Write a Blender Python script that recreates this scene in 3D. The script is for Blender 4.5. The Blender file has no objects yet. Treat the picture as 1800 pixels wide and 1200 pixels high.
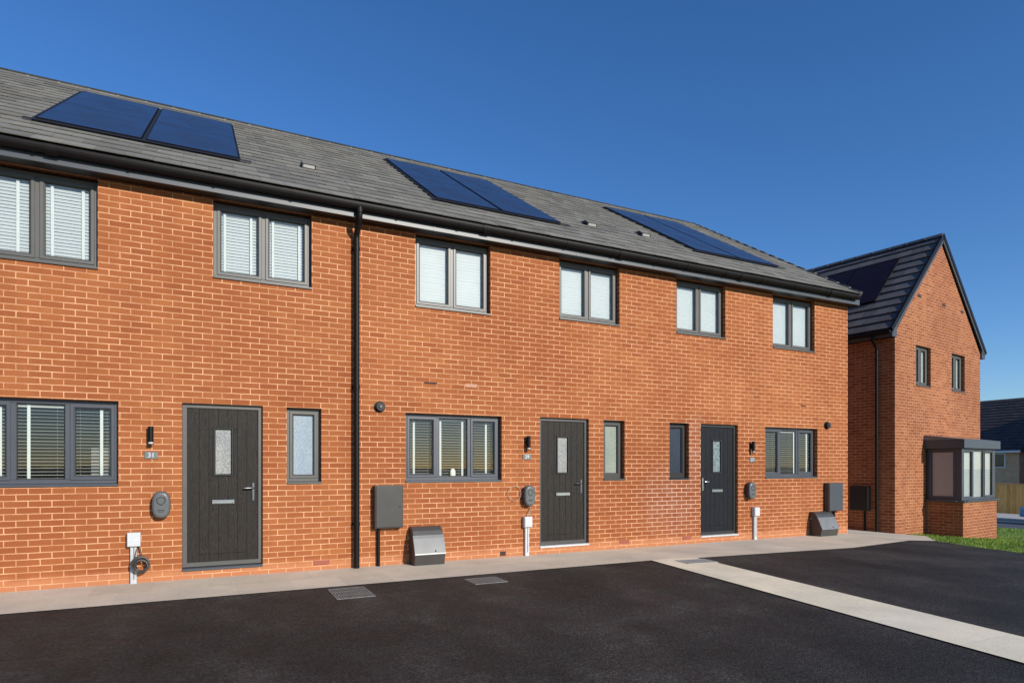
import bpy, math, random
from mathutils import Matrix, Vector
random.seed(7)
R = math.radians
scn = bpy.context.scene
col = scn.collection
# ------------------------------------------------------------------ materials
def newmat(name):
    m = bpy.data.materials.new(name); m.use_nodes = True
    nt = m.node_tree
    return m, nt, nt.nodes['Principled BSDF']
def N(nt, t, **kw):
    n = nt.nodes.new(t)
    for k, v in kw.items():
        if k in n.inputs: n.inputs[k].default_value = v
        else: setattr(n, k, v)
    return n
def L(nt, a, b): nt.links.new(a, b)
def ramp(nt, fac, stops):
    r = nt.nodes.new('ShaderNodeValToRGB')
    e = r.color_ramp.elements
    while len(e) < len(stops): e.new(0.5)
    for i, (p, c) in enumerate(stops):
        e[i].position = p; e[i].color = (c[0], c[1], c[2], 1) if len(c) == 3 else c
    L(nt, fac, r.inputs[0]); return r
def mixc(nt, fac, a, b, mode='MIX'):
    m = nt.nodes.new('ShaderNodeMix'); m.data_type = 'RGBA'; m.blend_type = mode
    for i, v in ((0, fac), (6, a), (7, b)):
        if hasattr(v, 'links'): L(nt, v, m.inputs[i])
        else: m.inputs[i].default_value = v if i == 0 else (v[0], v[1], v[2], 1)
    return m.outputs[2]
def mth(nt, op, a, b=None, clamp=False):
    m = nt.nodes.new('ShaderNodeMath'); m.operation = op; m.use_clamp = clamp
    for i, v in ((0, a), (1, b)):
        if v is None: continue
        if hasattr(v, 'links'): L(nt, v, m.inputs[i])
        else: m.inputs[i].default_value = v
    return m.outputs[0]
def bump(nt, p, h, s, d):
    b = nt.nodes.new('ShaderNodeBump'); b.inputs['Strength'].default_value = s; b.inputs['Distance'].default_value = d
    L(nt, h, b.inputs['Height']); L(nt, b.outputs[0], p.inputs['Normal'])
def noise(nt, vec, scale, detail=4, rough=.55):
    n = N(nt, 'ShaderNodeTexNoise', Scale=scale, Detail=detail, Roughness=rough)
    if vec is not None: L(nt, vec, n.inputs['Vector'])
    return n.outputs['Fac']
def mapping(nt, vec, scale=(1,1,1), loc=(0,0,0)):
    m = nt.nodes.new('ShaderNodeMapping'); m.inputs['Scale'].default_value = scale; m.inputs['Location'].default_value = loc
    L(nt, vec, m.inputs['Vector']); return m.outputs[0]

def plain(name, c, rough=.5, var=.12, scale=8, metal=0, spec=.5, bmp=0, coat=0):
    m, nt, p = newmat(name)
    tc = N(nt, 'ShaderNodeTexCoord')
    n = noise(nt, tc.outputs['Object'], scale, 5, .6)
    lo = [x*(1-var) for x in c]; hi = [min(1, x*(1+var)) for x in c]
    r = ramp(nt, n, [(.3, lo), (.7, hi)])
    L(nt, r.outputs[0], p.inputs['Base Color'])
    p.inputs['Roughness'].default_value = rough; p.inputs['Metallic'].default_value = metal
    p.inputs['Specular IOR Level'].default_value = spec
    if coat: p.inputs['Coat Weight'].default_value = coat; p.inputs['Coat Roughness'].default_value = .05
    if bmp: bump(nt, p, noise(nt, tc.outputs['Object'], scale*12, 3), bmp, .002)
    return m

def brick_mat(name, c1, c2, mortar, stain=False):
    m, nt, p = newmat(name)
    uv = N(nt, 'ShaderNodeUVMap').outputs[0]
    # a little wobble so that the joints are not ruler straight
    nz = N(nt, 'ShaderNodeTexNoise', Scale=9.0, Detail=3.0); L(nt, uv, nz.inputs['Vector'])
    s = nt.nodes.new('ShaderNodeVectorMath'); s.operation = 'SUBTRACT'; L(nt, nz.outputs['Color'], s.inputs[0]); s.inputs[1].default_value = (.5,.5,.5)
    sc = nt.nodes.new('ShaderNodeVectorMath'); sc.operation = 'MULTIPLY'; L(nt, s.outputs[0], sc.inputs[0]); sc.inputs[1].default_value = (.010,.006,0)
    ad = nt.nodes.new('ShaderNodeVectorMath'); ad.operation = 'ADD'; L(nt, uv, ad.inputs[0]); L(nt, sc.outputs[0], ad.inputs[1])
    vec = mapping(nt, ad.outputs[0], loc=(.0715, .013, 0))
    b = N(nt, 'ShaderNodeTexBrick', Scale=1.0)
    b.offset = .5; b.offset_frequency = 2; b.squash = 1
    b.inputs['Brick Width'].default_value = .225; b.inputs['Row Height'].default_value = .075
    b.inputs['Mortar Size'].default_value = .0068; b.inputs['Mortar Smooth'].default_value = .5
    b.inputs['Color1'].default_value = (0,0,0,1); b.inputs['Color2'].default_value = (1,1,1,1); b.inputs['Mortar'].default_value = (.5,.5,.5,1)
    L(nt, vec, b.inputs['Vector'])
    tint = b.outputs['Color']; fac = b.outputs['Fac']
    big = noise(nt, uv, .45, 3, .6); mid = noise(nt, uv, 3.2, 4, .6); fine = noise(nt, mapping(nt, uv, (1, 2.2, 1)), 55, 4, .7); grit = noise(nt, uv, 210, 2, .6)
    br = mixc(nt, tint, c1, c2)
    br = mixc(nt, ramp(nt, tint, [(.0, (.30,.30,.30)), (.10, (.18,.18,.18)), (.13, (0,0,0))]).outputs[0], br, (c1[0]*.72, c1[1]*.62, c1[2]*.75))
    br = mixc(nt, ramp(nt, tint, [(.90, (0,0,0)), (.93, (.3,.3,.3))]).outputs[0], br, (c2[0]*1.10, c2[1]*1.25, c2[2]*1.15))
    run = noise(nt, mapping(nt, uv, (2.2, .25, 1)), 2.0, 4, .6)
    br = mixc(nt, .8, br, ramp(nt, run, [(.3, (.88,.86,.84)), (.5, (1,1,1)), (.7, (1.08,1.08,1.06))]).outputs[0], 'MULTIPLY')
    br = mixc(nt, mth(nt, 'MULTIPLY', ramp(nt, big, [(.42, (0,0,0)), (.62, (1,1,1))]).outputs[0], .55), br, (c1[0]*.80, c1[1]*.68, c1[2]*.62))
    br = mixc(nt, .75, br, ramp(nt, fine, [(.25, (.66,.64,.62)), (.5, (1,1,1)), (.75, (1.25,1.25,1.25))]).outputs[0], 'MULTIPLY')
    br = mixc(nt, .6, br, ramp(nt, grit, [(.3, (.75,.75,.75)), (.7, (1.2,1.2,1.2))]).outputs[0], 'MULTIPLY')
    mo = mixc(nt, ramp(nt, mid, [(.38, (0,0,0)), (.60, (1,1,1))]).outputs[0], (mortar[0]*1.08, mortar[1]*1.1, mortar[2]*1.12), (mortar[0]*.76, mortar[1]*.66, mortar[2]*.60))
    if stain:   # salt bloom on the brickwork around the narrow windows of the last house, damp tide line at the foot
        sx = nt.nodes.new('ShaderNodeSeparateXYZ'); L(nt, uv, sx.inputs[0])
        X, Z = sx.outputs[0], sx.outputs[1]
        def blob(cx, cz, rx, rz):
            a = mth(nt, 'POWER', mth(nt, 'DIVIDE', mth(nt, 'SUBTRACT', X, cx), rx), 2.0); c = mth(nt, 'POWER', mth(nt, 'DIVIDE', mth(nt, 'SUBTRACT', Z, cz), rz), 2.0)
            return mth(nt, 'SUBTRACT', 1.0, mth(nt, 'ADD', a, c), True)
        bl = mth(nt, 'MAXIMUM', blob(8.15, 1.75, .42, .75), blob(7.6, .8, .9, .8))
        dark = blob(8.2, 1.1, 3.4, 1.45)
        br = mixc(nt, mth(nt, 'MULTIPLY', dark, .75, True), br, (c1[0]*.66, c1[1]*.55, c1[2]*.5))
        salt = mth(nt, 'MULTIPLY', bl, ramp(nt, noise(nt, uv, 5, 5, .65), [(.42, (0,0,0)), (.66, (1,1,1))]).outputs[0])
        br = mixc(nt, mth(nt, 'MULTIPLY', salt, .13), br, (.55,.42,.36)); mo = mixc(nt, mth(nt, 'MULTIPLY', bl, .35, True), mo, (.75,.68,.62))
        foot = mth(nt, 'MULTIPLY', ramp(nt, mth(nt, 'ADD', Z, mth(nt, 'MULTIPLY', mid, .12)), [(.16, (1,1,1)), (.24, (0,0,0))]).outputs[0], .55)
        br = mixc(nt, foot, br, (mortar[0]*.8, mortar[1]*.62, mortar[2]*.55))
    c = mixc(nt, fac, br, mo)
    L(nt, c, p.inputs['Base Color'])
    p.inputs['Roughness'].default_value = .88; p.inputs['Specular IOR Level'].default_value = .25
    h = mth(nt, 'ADD', mth(nt, 'SUBTRACT', 1.0, fac), mth(nt, 'MULTIPLY', fine, .35))
    bump(nt, p, h, .55, .004)
    return m

M = {}
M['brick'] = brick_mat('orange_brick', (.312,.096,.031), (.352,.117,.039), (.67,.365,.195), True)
M['brick2'] = brick_mat('red_brick', (.245,.081,.033), (.35,.128,.053), (.55,.31,.185))
M['brick3'] = brick_mat('buff_brick', (.72,.46,.25), (.78,.52,.31), (.80,.62,.42))
M['frame'] = plain('grey_frame', (.088,.085,.076), .42, .08, 3)
M['frame2'] = plain('grey_frame_sky_tint', (.062,.068,.080), .4, .08, 3)  # same frame as above; bluer tone paints in reflected ground and sky
M['black'] = plain('black_plastic', (.007,.005,.005), .5, .2, 6, spec=.2)
M['gasket'] = plain('rubber_gasket', (.008,.008,.009), .6, .1, 6)
M['fascia'] = plain('fascia_grey', (.055,.061,.069), .42, .1, 1.5)
M['soffit'] = plain('soffit_dark', (.012,.011,.011), .5, .1, 2)
M['blind'] = plain('blind_slat', (.52,.55,.56), .5, .03, 4)
M['blind_d'] = plain('cream_slat', (.52,.51,.47), .45, .05, 4)
M['tape'] = plain('blind_tape', (.62,.65,.64), .7, .03, 20)
M['chrome'] = plain('chrome', (.62,.64,.64), .22, .1, 30, metal=1)
M['handle'] = plain('dark_chrome', (.20,.20,.21), .3, .1, 30, metal=1)
M['threshold'] = plain('aluminium_sill', (.62,.62,.60), .35, .1, 12, metal=.4)
M['white'] = plain('white_plastic', (.52,.53,.53), .45, .06, 9)
M['conduit'] = plain('grey_conduit', (.45,.46,.47), .4, .12, 9)
M['meter'] = plain('meter_box_brown_grey', (.034,.032,.028), .5, .25, 3)
M['hopper'] = plain('gas_box_grey', (.17,.17,.165), .3, .15, 4)
M['hopper_d'] = plain('gas_box_dark', (.055,.05,.046), .4, .15, 4)
M['ev'] = plain('charger_grey', (.10,.105,.105), .38, .1, 6)
M['cable'] = plain('grey_cable', (.16,.15,.14), .5, .1, 9)
M['cable_b'] = plain('beige_cable', (.42,.30,.22), .5, .1, 9)
M['slate'] = plain('number_slate', (.13,.155,.145), .6, .2, 20)
M['digits'] = plain('digit_paint', (.50,.51,.50), .5, .03, 20)
M['render'] = plain('vent_brick_red', (.30,.085,.05), .8, .2, 30)
M['render_d'] = plain('vent_brick_dark', (.045,.02,.016), .8, .2, 30)
M['render_p'] = plain('patch_brick_pale', (.50,.26,.18), .85, .15, 30)
M['dark'] = plain('interior_dark', (.05,.045,.045), .9, .1, 2)
M['paper'] = plain('paper_sheet', (.35,.35,.36), .8, .1, 14)
M['ceramic'] = plain('white_ceramic', (.75,.74,.70), .25, .03, 4)
M['kerb'] = plain('kerb_concrete', (.42,.41,.38), .85, .15, 4, bmp=.3)
M['grate'] = plain('galvanised_grate', (.20,.198,.178), .75, .3, 14, metal=0)
M['paint_blue'] = plain('car_paint_blue', (.22,.40,.62), .25, .04, 2, coat=1)
M['tyre'] = plain('tyre', (.02,.02,.02), .8, .1, 10)
M['carglass'] = plain('car_glass', (.02,.025,.03), .05, .05, 3)
M['upvc'] = plain('upvc_white', (.75,.76,.76), .35, .03, 4)
M['lamp_glass'] = plain('lamp_lens', (.5,.5,.48), .2, .03, 4)

def glass():
    m = bpy.data.materials.new('window_glass'); m.use_nodes = True; nt = m.node_tree; nt.nodes.clear()
    o = N(nt, 'ShaderNodeOutputMaterial'); mx = N(nt, 'ShaderNodeMixShader')
    t = N(nt, 'ShaderNodeBsdfTransparent'); t.inputs[0].default_value = (.90,.93,.92,1)
    g = N(nt, 'ShaderNodeBsdfGlossy'); g.inputs['Roughness'].default_value = .015
    f = N(nt, 'ShaderNodeFresnel', IOR=1.62)
    tc = N(nt, 'ShaderNodeTexCoord')
    b = N(nt, 'ShaderNodeBump', Strength=.08, Distance=.01); L(nt, noise(nt, tc.outputs['Object'], 1.7, 2), b.inputs['Height'])
    L(nt, b.outputs[0], g.inputs['Normal'])
    L(nt, mth(nt, 'MULTIPLY', f.outputs[0], 1.5, True), mx.inputs[0]); L(nt, t.outputs[0], mx.inputs[1]); L(nt, g.outputs[0], mx.inputs[2]); L(nt, mx.outputs[0], o.inputs[0])
    return m
M['glass'] = glass()
def obscure(name, c, sc=70, spec=.5):
    m, nt, p = newmat(name); tc = N(nt, 'ShaderNodeTexCoord')
    v = N(nt, 'ShaderNodeTexVoronoi', Scale=sc); L(nt, tc.outputs['Object'], v.inputs['Vector'])
    r = ramp(nt, v.outputs['Distance'], [(.1, [x*.55 for x in c]), (.6, [x*1.35 for x in c])])
    g = noise(nt, mapping(nt, tc.outputs['Object'], (1,1,.8)), 1.6, 2)
    L(nt, mixc(nt, .6, r.outputs[0], ramp(nt, g, [(.3, (.7,.75,.8)), (.7, (1.25,1.22,1.15))]).outputs[0], 'MULTIPLY'), p.inputs['Base Color'])
    p.inputs['Roughness'].default_value = .12; p.inputs['Specular IOR Level'].default_value = spec
    bump(nt, p, v.outputs['Distance'], .25, .003)
    return m
M['obs_door'] = obscure('pebbled_door_glass', (.24,.24,.23), 62)
M['obs_blue'] = obscure('pale_obscure_glass', (.25,.30,.34), 85)
M['obs_green'] = obscure('green_grey_obscure_glass', (.22,.24,.20), 85)
M['obs_dark'] = obscure('unlit_room_obscure_glass', (.020,.026,.042), 85)  # dark tone paints the unlit room behind into the glass
M['obs_door2'] = obscure('cool_door_glass', (.14,.18,.19), 20)

def door_mat(name, c):
    m, nt, p = newmat(name); tc = N(nt, 'ShaderNodeTexCoord')
    v = mapping(nt, tc.outputs['Object'], (1,1,.16))
    w = N(nt, 'ShaderNodeTexNoise', Scale=14.0, Detail=3.0, Distortion=1.6); L(nt, v, w.inputs['Vector'])
    rings = mth(nt, 'FRACT', mth(nt, 'MULTIPLY', w.outputs['Fac'], 9.0))
    fine = noise(nt, mapping(nt, tc.outputs['Object'], (1,1,.05)), 160, 3)
    k = mth(nt, 'ADD', mth(nt, 'MULTIPLY', rings, .5), mth(nt, 'MULTIPLY', fine, .5))
    r = ramp(nt, k, [(.15, [x*.45 for x in c]), (.8, [x*1.7 for x in c])])
    L(nt, r.outputs[0], p.inputs['Base Color']); p.inputs['Roughness'].default_value = .5; p.inputs['Specular IOR Level'].default_value = .16
    bump(nt, p, k, .35, .002)
    return m
M['door'] = door_mat('woodgrain_door_charcoal', (.021,.0175,.0145))
M['door2'] = door_mat('woodgrain_door_blue_black', (.009,.010,.013))

def tile_mat(name, c, lich=.15, uvname=None):
    m, nt, p = newmat(name)
    a = N(nt, 'ShaderNodeAttribute', attribute_name='tint'); tc = N(nt, 'ShaderNodeTexCoord')
    r = ramp(nt, a.outputs['Fac'], [(0, [x*.80 for x in c]), (.5, c), (1, [x*1.18 for x in c])])
    n1 = noise(nt, tc.outputs['Object'], 6, 5, .65); n2 = noise(nt, tc.outputs['Object'], 90, 3, .7); n3 = noise(nt, tc.outputs['Object'], .6, 3)
    k = mixc(nt, .7, r.outputs[0], ramp(nt, n1, [(.3, (.82,.82,.80)), (.7, (1.15,1.14,1.1))]).outputs[0], 'MULTIPLY')
    k = mixc(nt, .8, k, ramp(nt, n2, [(.3, (.75,.75,.75)), (.7, (1.25,1.25,1.25))]).outputs[0], 'MULTIPLY')
    k = mixc(nt, .6, k, ramp(nt, n3, [(.3, (.88,.9,.94)), (.7, (1.1,1.06,1.0))]).outputs[0], 'MULTIPLY')
    L(nt, k, p.inputs['Base Color']); p.inputs['Roughness'].default_value = .75; p.inputs['Specular IOR Level'].default_value = .3
    bump(nt, p, n2, .4, .003)
    return m
M['tile'] = tile_mat('grey_roof_tile', (.182,.176,.160))
M['tile2'] = tile_mat('dark_roof_tile', (.115,.105,.105))
M['tile3'] = tile_mat('brown_roof_tile', (.07,.055,.055))

def panel_mat(name, k, sp):
    m, nt, p = newmat(name); tc = N(nt, 'ShaderNodeTexCoord')
    uv = N(nt, 'ShaderNodeUVMap').outputs[0]
    b = N(nt, 'ShaderNodeTexBrick', Scale=1.0); b.offset = 0
    b.inputs['Brick Width'].default_value = .158; b.inputs['Row Height'].default_value = .158; b.inputs['Mortar Size'].default_value = .0015
    b.inputs['Color1'].default_value = (.018,.020,.036,1); b.inputs['Color2'].default_value = (.021,.023,.040,1); b.inputs['Mortar'].default_value = (.012,.018,.045,1)
    L(nt, uv, b.inputs['Vector'])
    n = noise(nt, tc.outputs['Object'], 2.2, 5, .6)
    L(nt, mixc(nt, .5, b.outputs['Color'], ramp(nt, n, [(.3, (.8,.85,.85)), (.7, (1.3,1.25,1.15))]).outputs[0], 'MULTIPLY'), p.inputs['Base Color'])
    L(nt, ramp(nt, n, [(.3, (.12,.12,.12)), (.75, (.30,.30,.30))]).outputs[0], p.inputs['Roughness'])
    p.inputs['Specular IOR Level'].default_value = sp
    return m
M['panel'] = panel_mat('solar_cell_glass', 1, .40)
M['panel_d'] = panel_mat('solar_cell_glass_dark', .3, .08)
r_ = M['panel_d'].node_tree.nodes['Brick Texture'].inputs; r_['Color1'].default_value = (.016,.008,.014,1); r_['Color2'].default_value = (.018,.009,.016,1); r_['Mortar'].default_value = (.010,.006,.010,1)

def tarmac():
    m, nt, p = newmat('fresh_tarmac'); tc = N(nt, 'ShaderNodeTexCoord'); o = tc.outputs['Object']
    st = noise(nt, mapping(nt, o, (1.6,.8,1)), .55, 4, .6); n1 = noise(nt, o, 2.6, 5, .65); n2 = noise(nt, o, 34, 5, .8)
    v = N(nt, 'ShaderNodeTexVoronoi', Scale=95.0); L(nt, o, v.inputs['Vector'])
    base = ramp(nt, st, [(.34, (.0155,.017,.0145)), (.5, (.029,.0295,.0255)), (.64, (.060,.0575,.050))]).outputs[0]
    base = mixc(nt, ramp(nt, noise(nt, mapping(nt, o, (1,1.7,1), (3,1,0)), .9, 3), [(.4, (0,0,0)), (.6, (1,1,1))]).outputs[0], base, mixc(nt, .5, base, (.032,.031,.029)))
    mm = noise(nt, mapping(nt, o, (1,1.2,1)), 9, 5, .75)
    c = mixc(nt, .9, base, ramp(nt, mm, [(.3, (.60,.62,.60)), (.5, (1,1,1)), (.7, (1.45,1.42,1.38))]).outputs[0], 'MULTIPLY')
    c = mixc(nt, .8, c, ramp(nt, n1, [(.3, (.70,.72,.72)), (.7, (1.3,1.28,1.25))]).outputs[0], 'MULTIPLY')
    c = mixc(nt, 1.0, c, ramp(nt, n2, [(.32, (.25,.25,.25)), (.5, (.9,.9,.9)), (.66, (2.4,2.35,2.3))]).outputs[0], 'MULTIPLY')
    chip = ramp(nt, v.outputs['Color'], [(.955, (0,0,0)), (.97, (1,1,1))])
    c = mixc(nt, mth(nt, 'MULTIPLY', chip.outputs[0], .4), c, (.16,.15,.14))
    L(nt, c, p.inputs['Base Color'])
    L(nt, ramp(nt, n1, [(.3, (.62,.62,.62)), (.7, (.8,.8,.8))]).outputs[0], p.inputs['Roughness'])
    p.inputs['Specular IOR Level'].default_value = .3
    h = mth(nt, 'ADD', mth(nt, 'MULTIPLY', v.outputs['Distance'], 1.0), mth(nt, 'MULTIPLY', n2, 2.0))
    bump(nt, p, h, .9, .008)
    return m
M['tarmac'] = tarmac()

def paving(name, c, bw, rh, joint, off=.5):
    m, nt, p = newmat(name); tc = N(nt, 'ShaderNodeTexCoord'); o = tc.outputs['Object']
    b = N(nt, 'ShaderNodeTexBrick', Scale=1.0); b.offset = off
    b.inputs['Brick Width'].default_value = bw; b.inputs['Row Height'].default_value = rh; b.inputs['Mortar Size'].default_value = .003; b.inputs['Mortar Smooth'].default_value = .3
    b.inputs['Color1'].default_value = (*[x*.93 for x in c], 1); b.inputs['Color2'].default_value = (*[x*1.05 for x in c], 1); b.inputs['Mortar'].default_value = (*[x*joint for x in c], 1)
    L(nt, o, b.inputs['Vector'])
    n1 = noise(nt, o, 1.3, 5, .6); n2 = noise(nt, o, 45, 4, .7); n3 = noise(nt, mapping(nt, o, (.35,1,1)), .7, 3)
    k = mixc(nt, .8, b.outputs['Color'], ramp(nt, n1, [(.3, (.80,.80,.80)), (.7, (1.12,1.1,1.07))]).outputs[0], 'MULTIPLY')
    k = mixc(nt, .7, k, ramp(nt, n2, [(.3, (.82,.82,.82)), (.7, (1.14,1.14,1.14))]).outputs[0], 'MULTIPLY')
    k = mixc(nt, .7, k, ramp(nt, n3, [(.35, (.90,.90,.95)), (.65, (1.06,1.02,.95))]).outputs[0], 'MULTIPLY')
    L(nt, k, p.inputs['Base Color']); p.inputs['Roughness'].default_value = .85
    bump(nt, p, n2, .4, .002)
    return m
M['path'] = paving('paving_slabs', (.61,.555,.44), .6, .66, .84)
M['strip'] = paving('concrete_strip', (.80,.735,.55), 3.0, 3.0, .8)
def lawn_mat():
    m, nt, p = newmat('lawn_green'); tc = N(nt, 'ShaderNodeTexCoord'); o = tc.outputs['Object']
    r = ramp(nt, noise(nt, o, 1.8, 5, .65), [(.3, (.06,.12,.008)), (.5, (.12,.21,.012)), (.72, (.22,.29,.02))])
    L(nt, mixc(nt, .8, r.outputs[0], ramp(nt, noise(nt, o, 60, 3), [(.3, (.6,.6,.6)), (.7, (1.4,1.4,1.4))]).outputs[0], 'MULTIPLY'), p.inputs['Base Color'])
    p.inputs['Roughness'].default_value = .8
    return m
M['lawn'] = lawn_mat()
def wood():
    m, nt, p = newmat('fence_timber'); a = N(nt, 'ShaderNodeAttribute', attribute_name='tint'); tc = N(nt, 'ShaderNodeTexCoord')
    r = ramp(nt, a.outputs['Fac'], [(0, (.60,.29,.07)), (1, (.82,.44,.13))])
    L(nt, mixc(nt, .7, r.outputs[0], ramp(nt, noise(nt, mapping(nt, tc.outputs['Object'], (1,1,.1)), 30, 4), [(.3, (.7,.7,.7)), (.7, (1.25,1.25,1.25))]).outputs[0], 'MULTIPLY'), p.inputs['Base Color'])
    p.inputs['Roughness'].default_value = .8
    return m
M['wood'] = wood()
M['soil'] = plain('open_ground', (.10,.11,.06), .9, .3, .4)
M['road'] = plain('road_asphalt', (.075,.08,.085), .75, .15, 2)

# ------------------------------------------------------------------ mesh builder
class MB:
    def __init__(s, T=None): s.v = []; s.f = []; s.t = []; s.T = T or Matrix.Identity(4); s.sm = []
    def add(s, vs, fs, tint=.5, smooth=False):
        o = len(s.v)
        s.v += [s.T @ Vector(v) for v in vs]
        for f in fs: s.f.append([o+i for i in f]); s.t.append(tint); s.sm.append(smooth)
        return s
    def box(s, x0, x1, y0, y1, z0, z1, tint=.5):
        return s.add([(x0,y0,z0),(x1,y0,z0),(x1,y1,z0),(x0,y1,z0),(x0,y0,z1),(x1,y0,z1),(x1,y1,z1),(x0,y1,z1)],
                     [(0,3,2,1),(4,5,6,7),(0,1,5,4),(1,2,6,5),(2,3,7,6),(3,0,4,7)], tint)
    def cbox(s, x0, x1, y0, y1, z0, z1, c=.004):   # box with chamfered front (y0) face edges
        v = [(x0,y1,z0),(x1,y1,z0),(x1,y1,z1),(x0,y1,z1),(x0,y0+c,z0),(x1,y0+c,z0),(x1,y0+c,z1),(x0,y0+c,z1),(x0+c,y0,z0+c),(x1-c,y0,z0+c),(x1-c,y0,z1-c),(x0+c,y0,z1-c)]
        f = [(0,3,2,1)] + [(a, (a+1)%4, 4+(a+1)%4, 4+a) for a in range(4)] + [(4+a, 4+(a+1)%4, 8+(a+1)%4, 8+a) for a in range(4)] + [(8,9,10,11)]
        return s.add(v, f)
    def prism(s, pts, axis, a0, a1, tint=.5):       # closed outline in the other two axes, extruded along axis
        n = len(pts); vs = []
        for a in (a0, a1):
            for p, q in pts:
                vs.append((a,p,q) if axis == 'x' else (p,a,q) if axis == 'y' else (p,q,a))
        return s.add(vs, [tuple(range(n))[::-1], tuple(range(n, 2*n))] + [(i,(i+1)%n,n+(i+1)%n,n+i) for i in range(n)], tint)
    def ring(s, u0, u1, z0, z1, prof):              # mitred rectangular frame; prof = [(inset, y)] in the facade plane
        vs = []
        for i, y in prof: vs += [(u0+i,y,z0+i),(u1-i,y,z0+i),(u1-i,y,z1-i),(u0+i,y,z1-i)]
        fs = []
        for k in range(len(prof)-1):
            for a in range(4): b = (a+1)%4; fs.append((4*k+a, 4*k+b, 4*k+4+b, 4*k+4+a))
        return s.add(vs, fs)
    def tube(s, pts, r, n=12, cap=True, smooth=True):
        pts = [Vector(p) for p in pts]; vs = []; fs = []
        up = None
        for i, p in enumerate(pts):
            d = (pts[min(i+1,len(pts)-1)] - pts[max(i-1,0)]).normalized()
            if up is None: up = d.orthogonal().normalized()
            up = (up - d*up.dot(d)).normalized(); w = d.cross(up)
            rr = r[i] if isinstance(r, (list, tuple)) else r
            for k in range(n):
                a = 2*math.pi*k/n; vs.append(p + up*math.cos(a)*rr + w*math.sin(a)*rr)
        for i in range(len(pts)-1):
            for k in range(n): fs.append((i*n+k, i*n+(k+1)%n, (i+1)*n+(k+1)%n, (i+1)*n+k))
        s.add(vs, fs, smooth=smooth)
        if cap:
            m = len(vs); s.add(vs[:n], [tuple(range(n))[::-1]]); s.add(vs[m-n:], [tuple(range(n))])
        return s
    def build(s, name, mat, parent=None, bevel=0, uvoff=(0,0)):
        off = Vector(parent_base(parent)) if parent is not None and s.world else Vector((0,0,0))
        me = bpy.data.meshes.new(name)
        me.from_pydata([tuple(v - off) for v in s.v], [], s.f); me.update()
        me.materials.append(M[mat])
        uv = me.uv_layers.new(name='UVMap'); at = me.attributes.new('tint', 'FLOAT', 'FACE')
        for i, p in enumerate(me.polygons):
            nrm = p.normal; ax, ay, az = abs(nrm.x), abs(nrm.y), abs(nrm.z)
            for li in p.loop_indices:
                w = s.v[me.loops[li].vertex_index]
                uv.data[li].uv = ((w.x, w.y) if az > max(ax, ay) else (w.x, w.z) if ay >= ax else (w.y, w.z))
            at.data[i].value = s.t[i]; p.use_smooth = s.sm[i]
        o = bpy.data.objects.new(name, me); col.objects.link(o)
        if parent is not None: o.parent = parent
        if bevel:
            b = o.modifiers.new('bevel', 'BEVEL'); b.width = bevel; b.segments = 2; b.limit_method = 'ANGLE'; b.angle_limit = R(40)
        return o
    world = True
BASE = {}
def parent_base(p):
    q = p; off = Vector((0,0,0))
    while q is not None: off += Vector(BASE.get(q.name, (0,0,0))); q = q.parent
    return off
def tag(o, label=None, cat=None, group=None, kind=None):
    for k, v in (('label', label), ('category', cat), ('group', group), ('kind', kind)):
        if v: o[k] = v
    return o
def thing(name, loc, label, cat, group=None, rz=0):
    o = bpy.data.objects.new(name, None); col.objects.link(o); o.empty_display_size = .2
    o.location = loc; o.rotation_euler = (0,0,rz); BASE[o.name] = loc if rz == 0 else (0,0,0)
    return tag(o, label, cat, group)

# ------------------------------------------------------------------ ground
def g(X):
    if X < 12.2: return 0
    if X < 19.1: return -.0725*(X-12.2)
    if X < 38: return -.5-.0423*(X-19.1)
    return -1.3
def clipx(poly, xc, keep_low):
    out = []
    for i in range(len(poly)):
        a, b = poly[i], poly[(i+1)%len(poly)]
        ia = (a[0] <= xc) == keep_low or a[0] == xc; ib = (b[0] <= xc) == keep_low or b[0] == xc
        if ia: out.append(a)
        if ia != ib:
            t = (xc-a[0])/(b[0]-a[0]); out.append((xc, a[1]+t*(b[1]-a[1])))
    return out
def sheet(name, polys, dz, mat, kind='structure'):
    mb = MB()
    for poly in polys:
        rest = poly
        for xc in (12.2, 19.1, 38):
            lo = clipx(rest, xc, True)
            if len(lo) > 2: mb.add([(x,y,g(x)+dz) for x,y in lo], [tuple(range(len(lo)))])
            rest = clipx(rest, xc, False)
            if len(rest) < 3: break
        if len(rest) > 2: mb.add([(x,y,g(x)+dz) for x,y in rest], [tuple(range(len(rest)))])
    return tag(mb.build(name, mat), kind=kind)
sheet('ground', [[(-900,-900),(900,-900),(900,900),(-900,900)]], -.012, 'soil')
sheet('parking_tarmac', [[(-30,-45),(12.4,-45),(12.4,-12),(11.6,-6),(12.03,-3.41),(12.51,-2.31),(13.26,-1.30),(13.2,-1.0),(-30,-1.0)]], 0, 'tarmac')
sheet('footpath', [[(-9,-1.31),(6.45,-1.31),(6.94,-1.42),(8.9,-1.58),(10.2,-1.69),(10.2,.05),(-9,.05)],
                   [(10.2,-1.69),(13.26,-1.34),(15.45,.10),(15.2,.75),(14.0,8.5),(12.38,8.5),(12.38,.05),(10.2,.05)]], .006, 'path')
sheet('concrete_strip', [[(6.05,-1.300),(5.31,-6.45),(4.24,-14),(4.90,-14),(6.12,-6.08),(6.86,-1.40),(6.45,-1.30)]], .010, 'strip')
lawn_poly = [(13.26,-1.34),(12.51,-2.33),(12.03,-3.43),(11.6,-6),(12.4,-12),(26,-12),(26,9),(20,9),(15.4,.12)]
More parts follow.
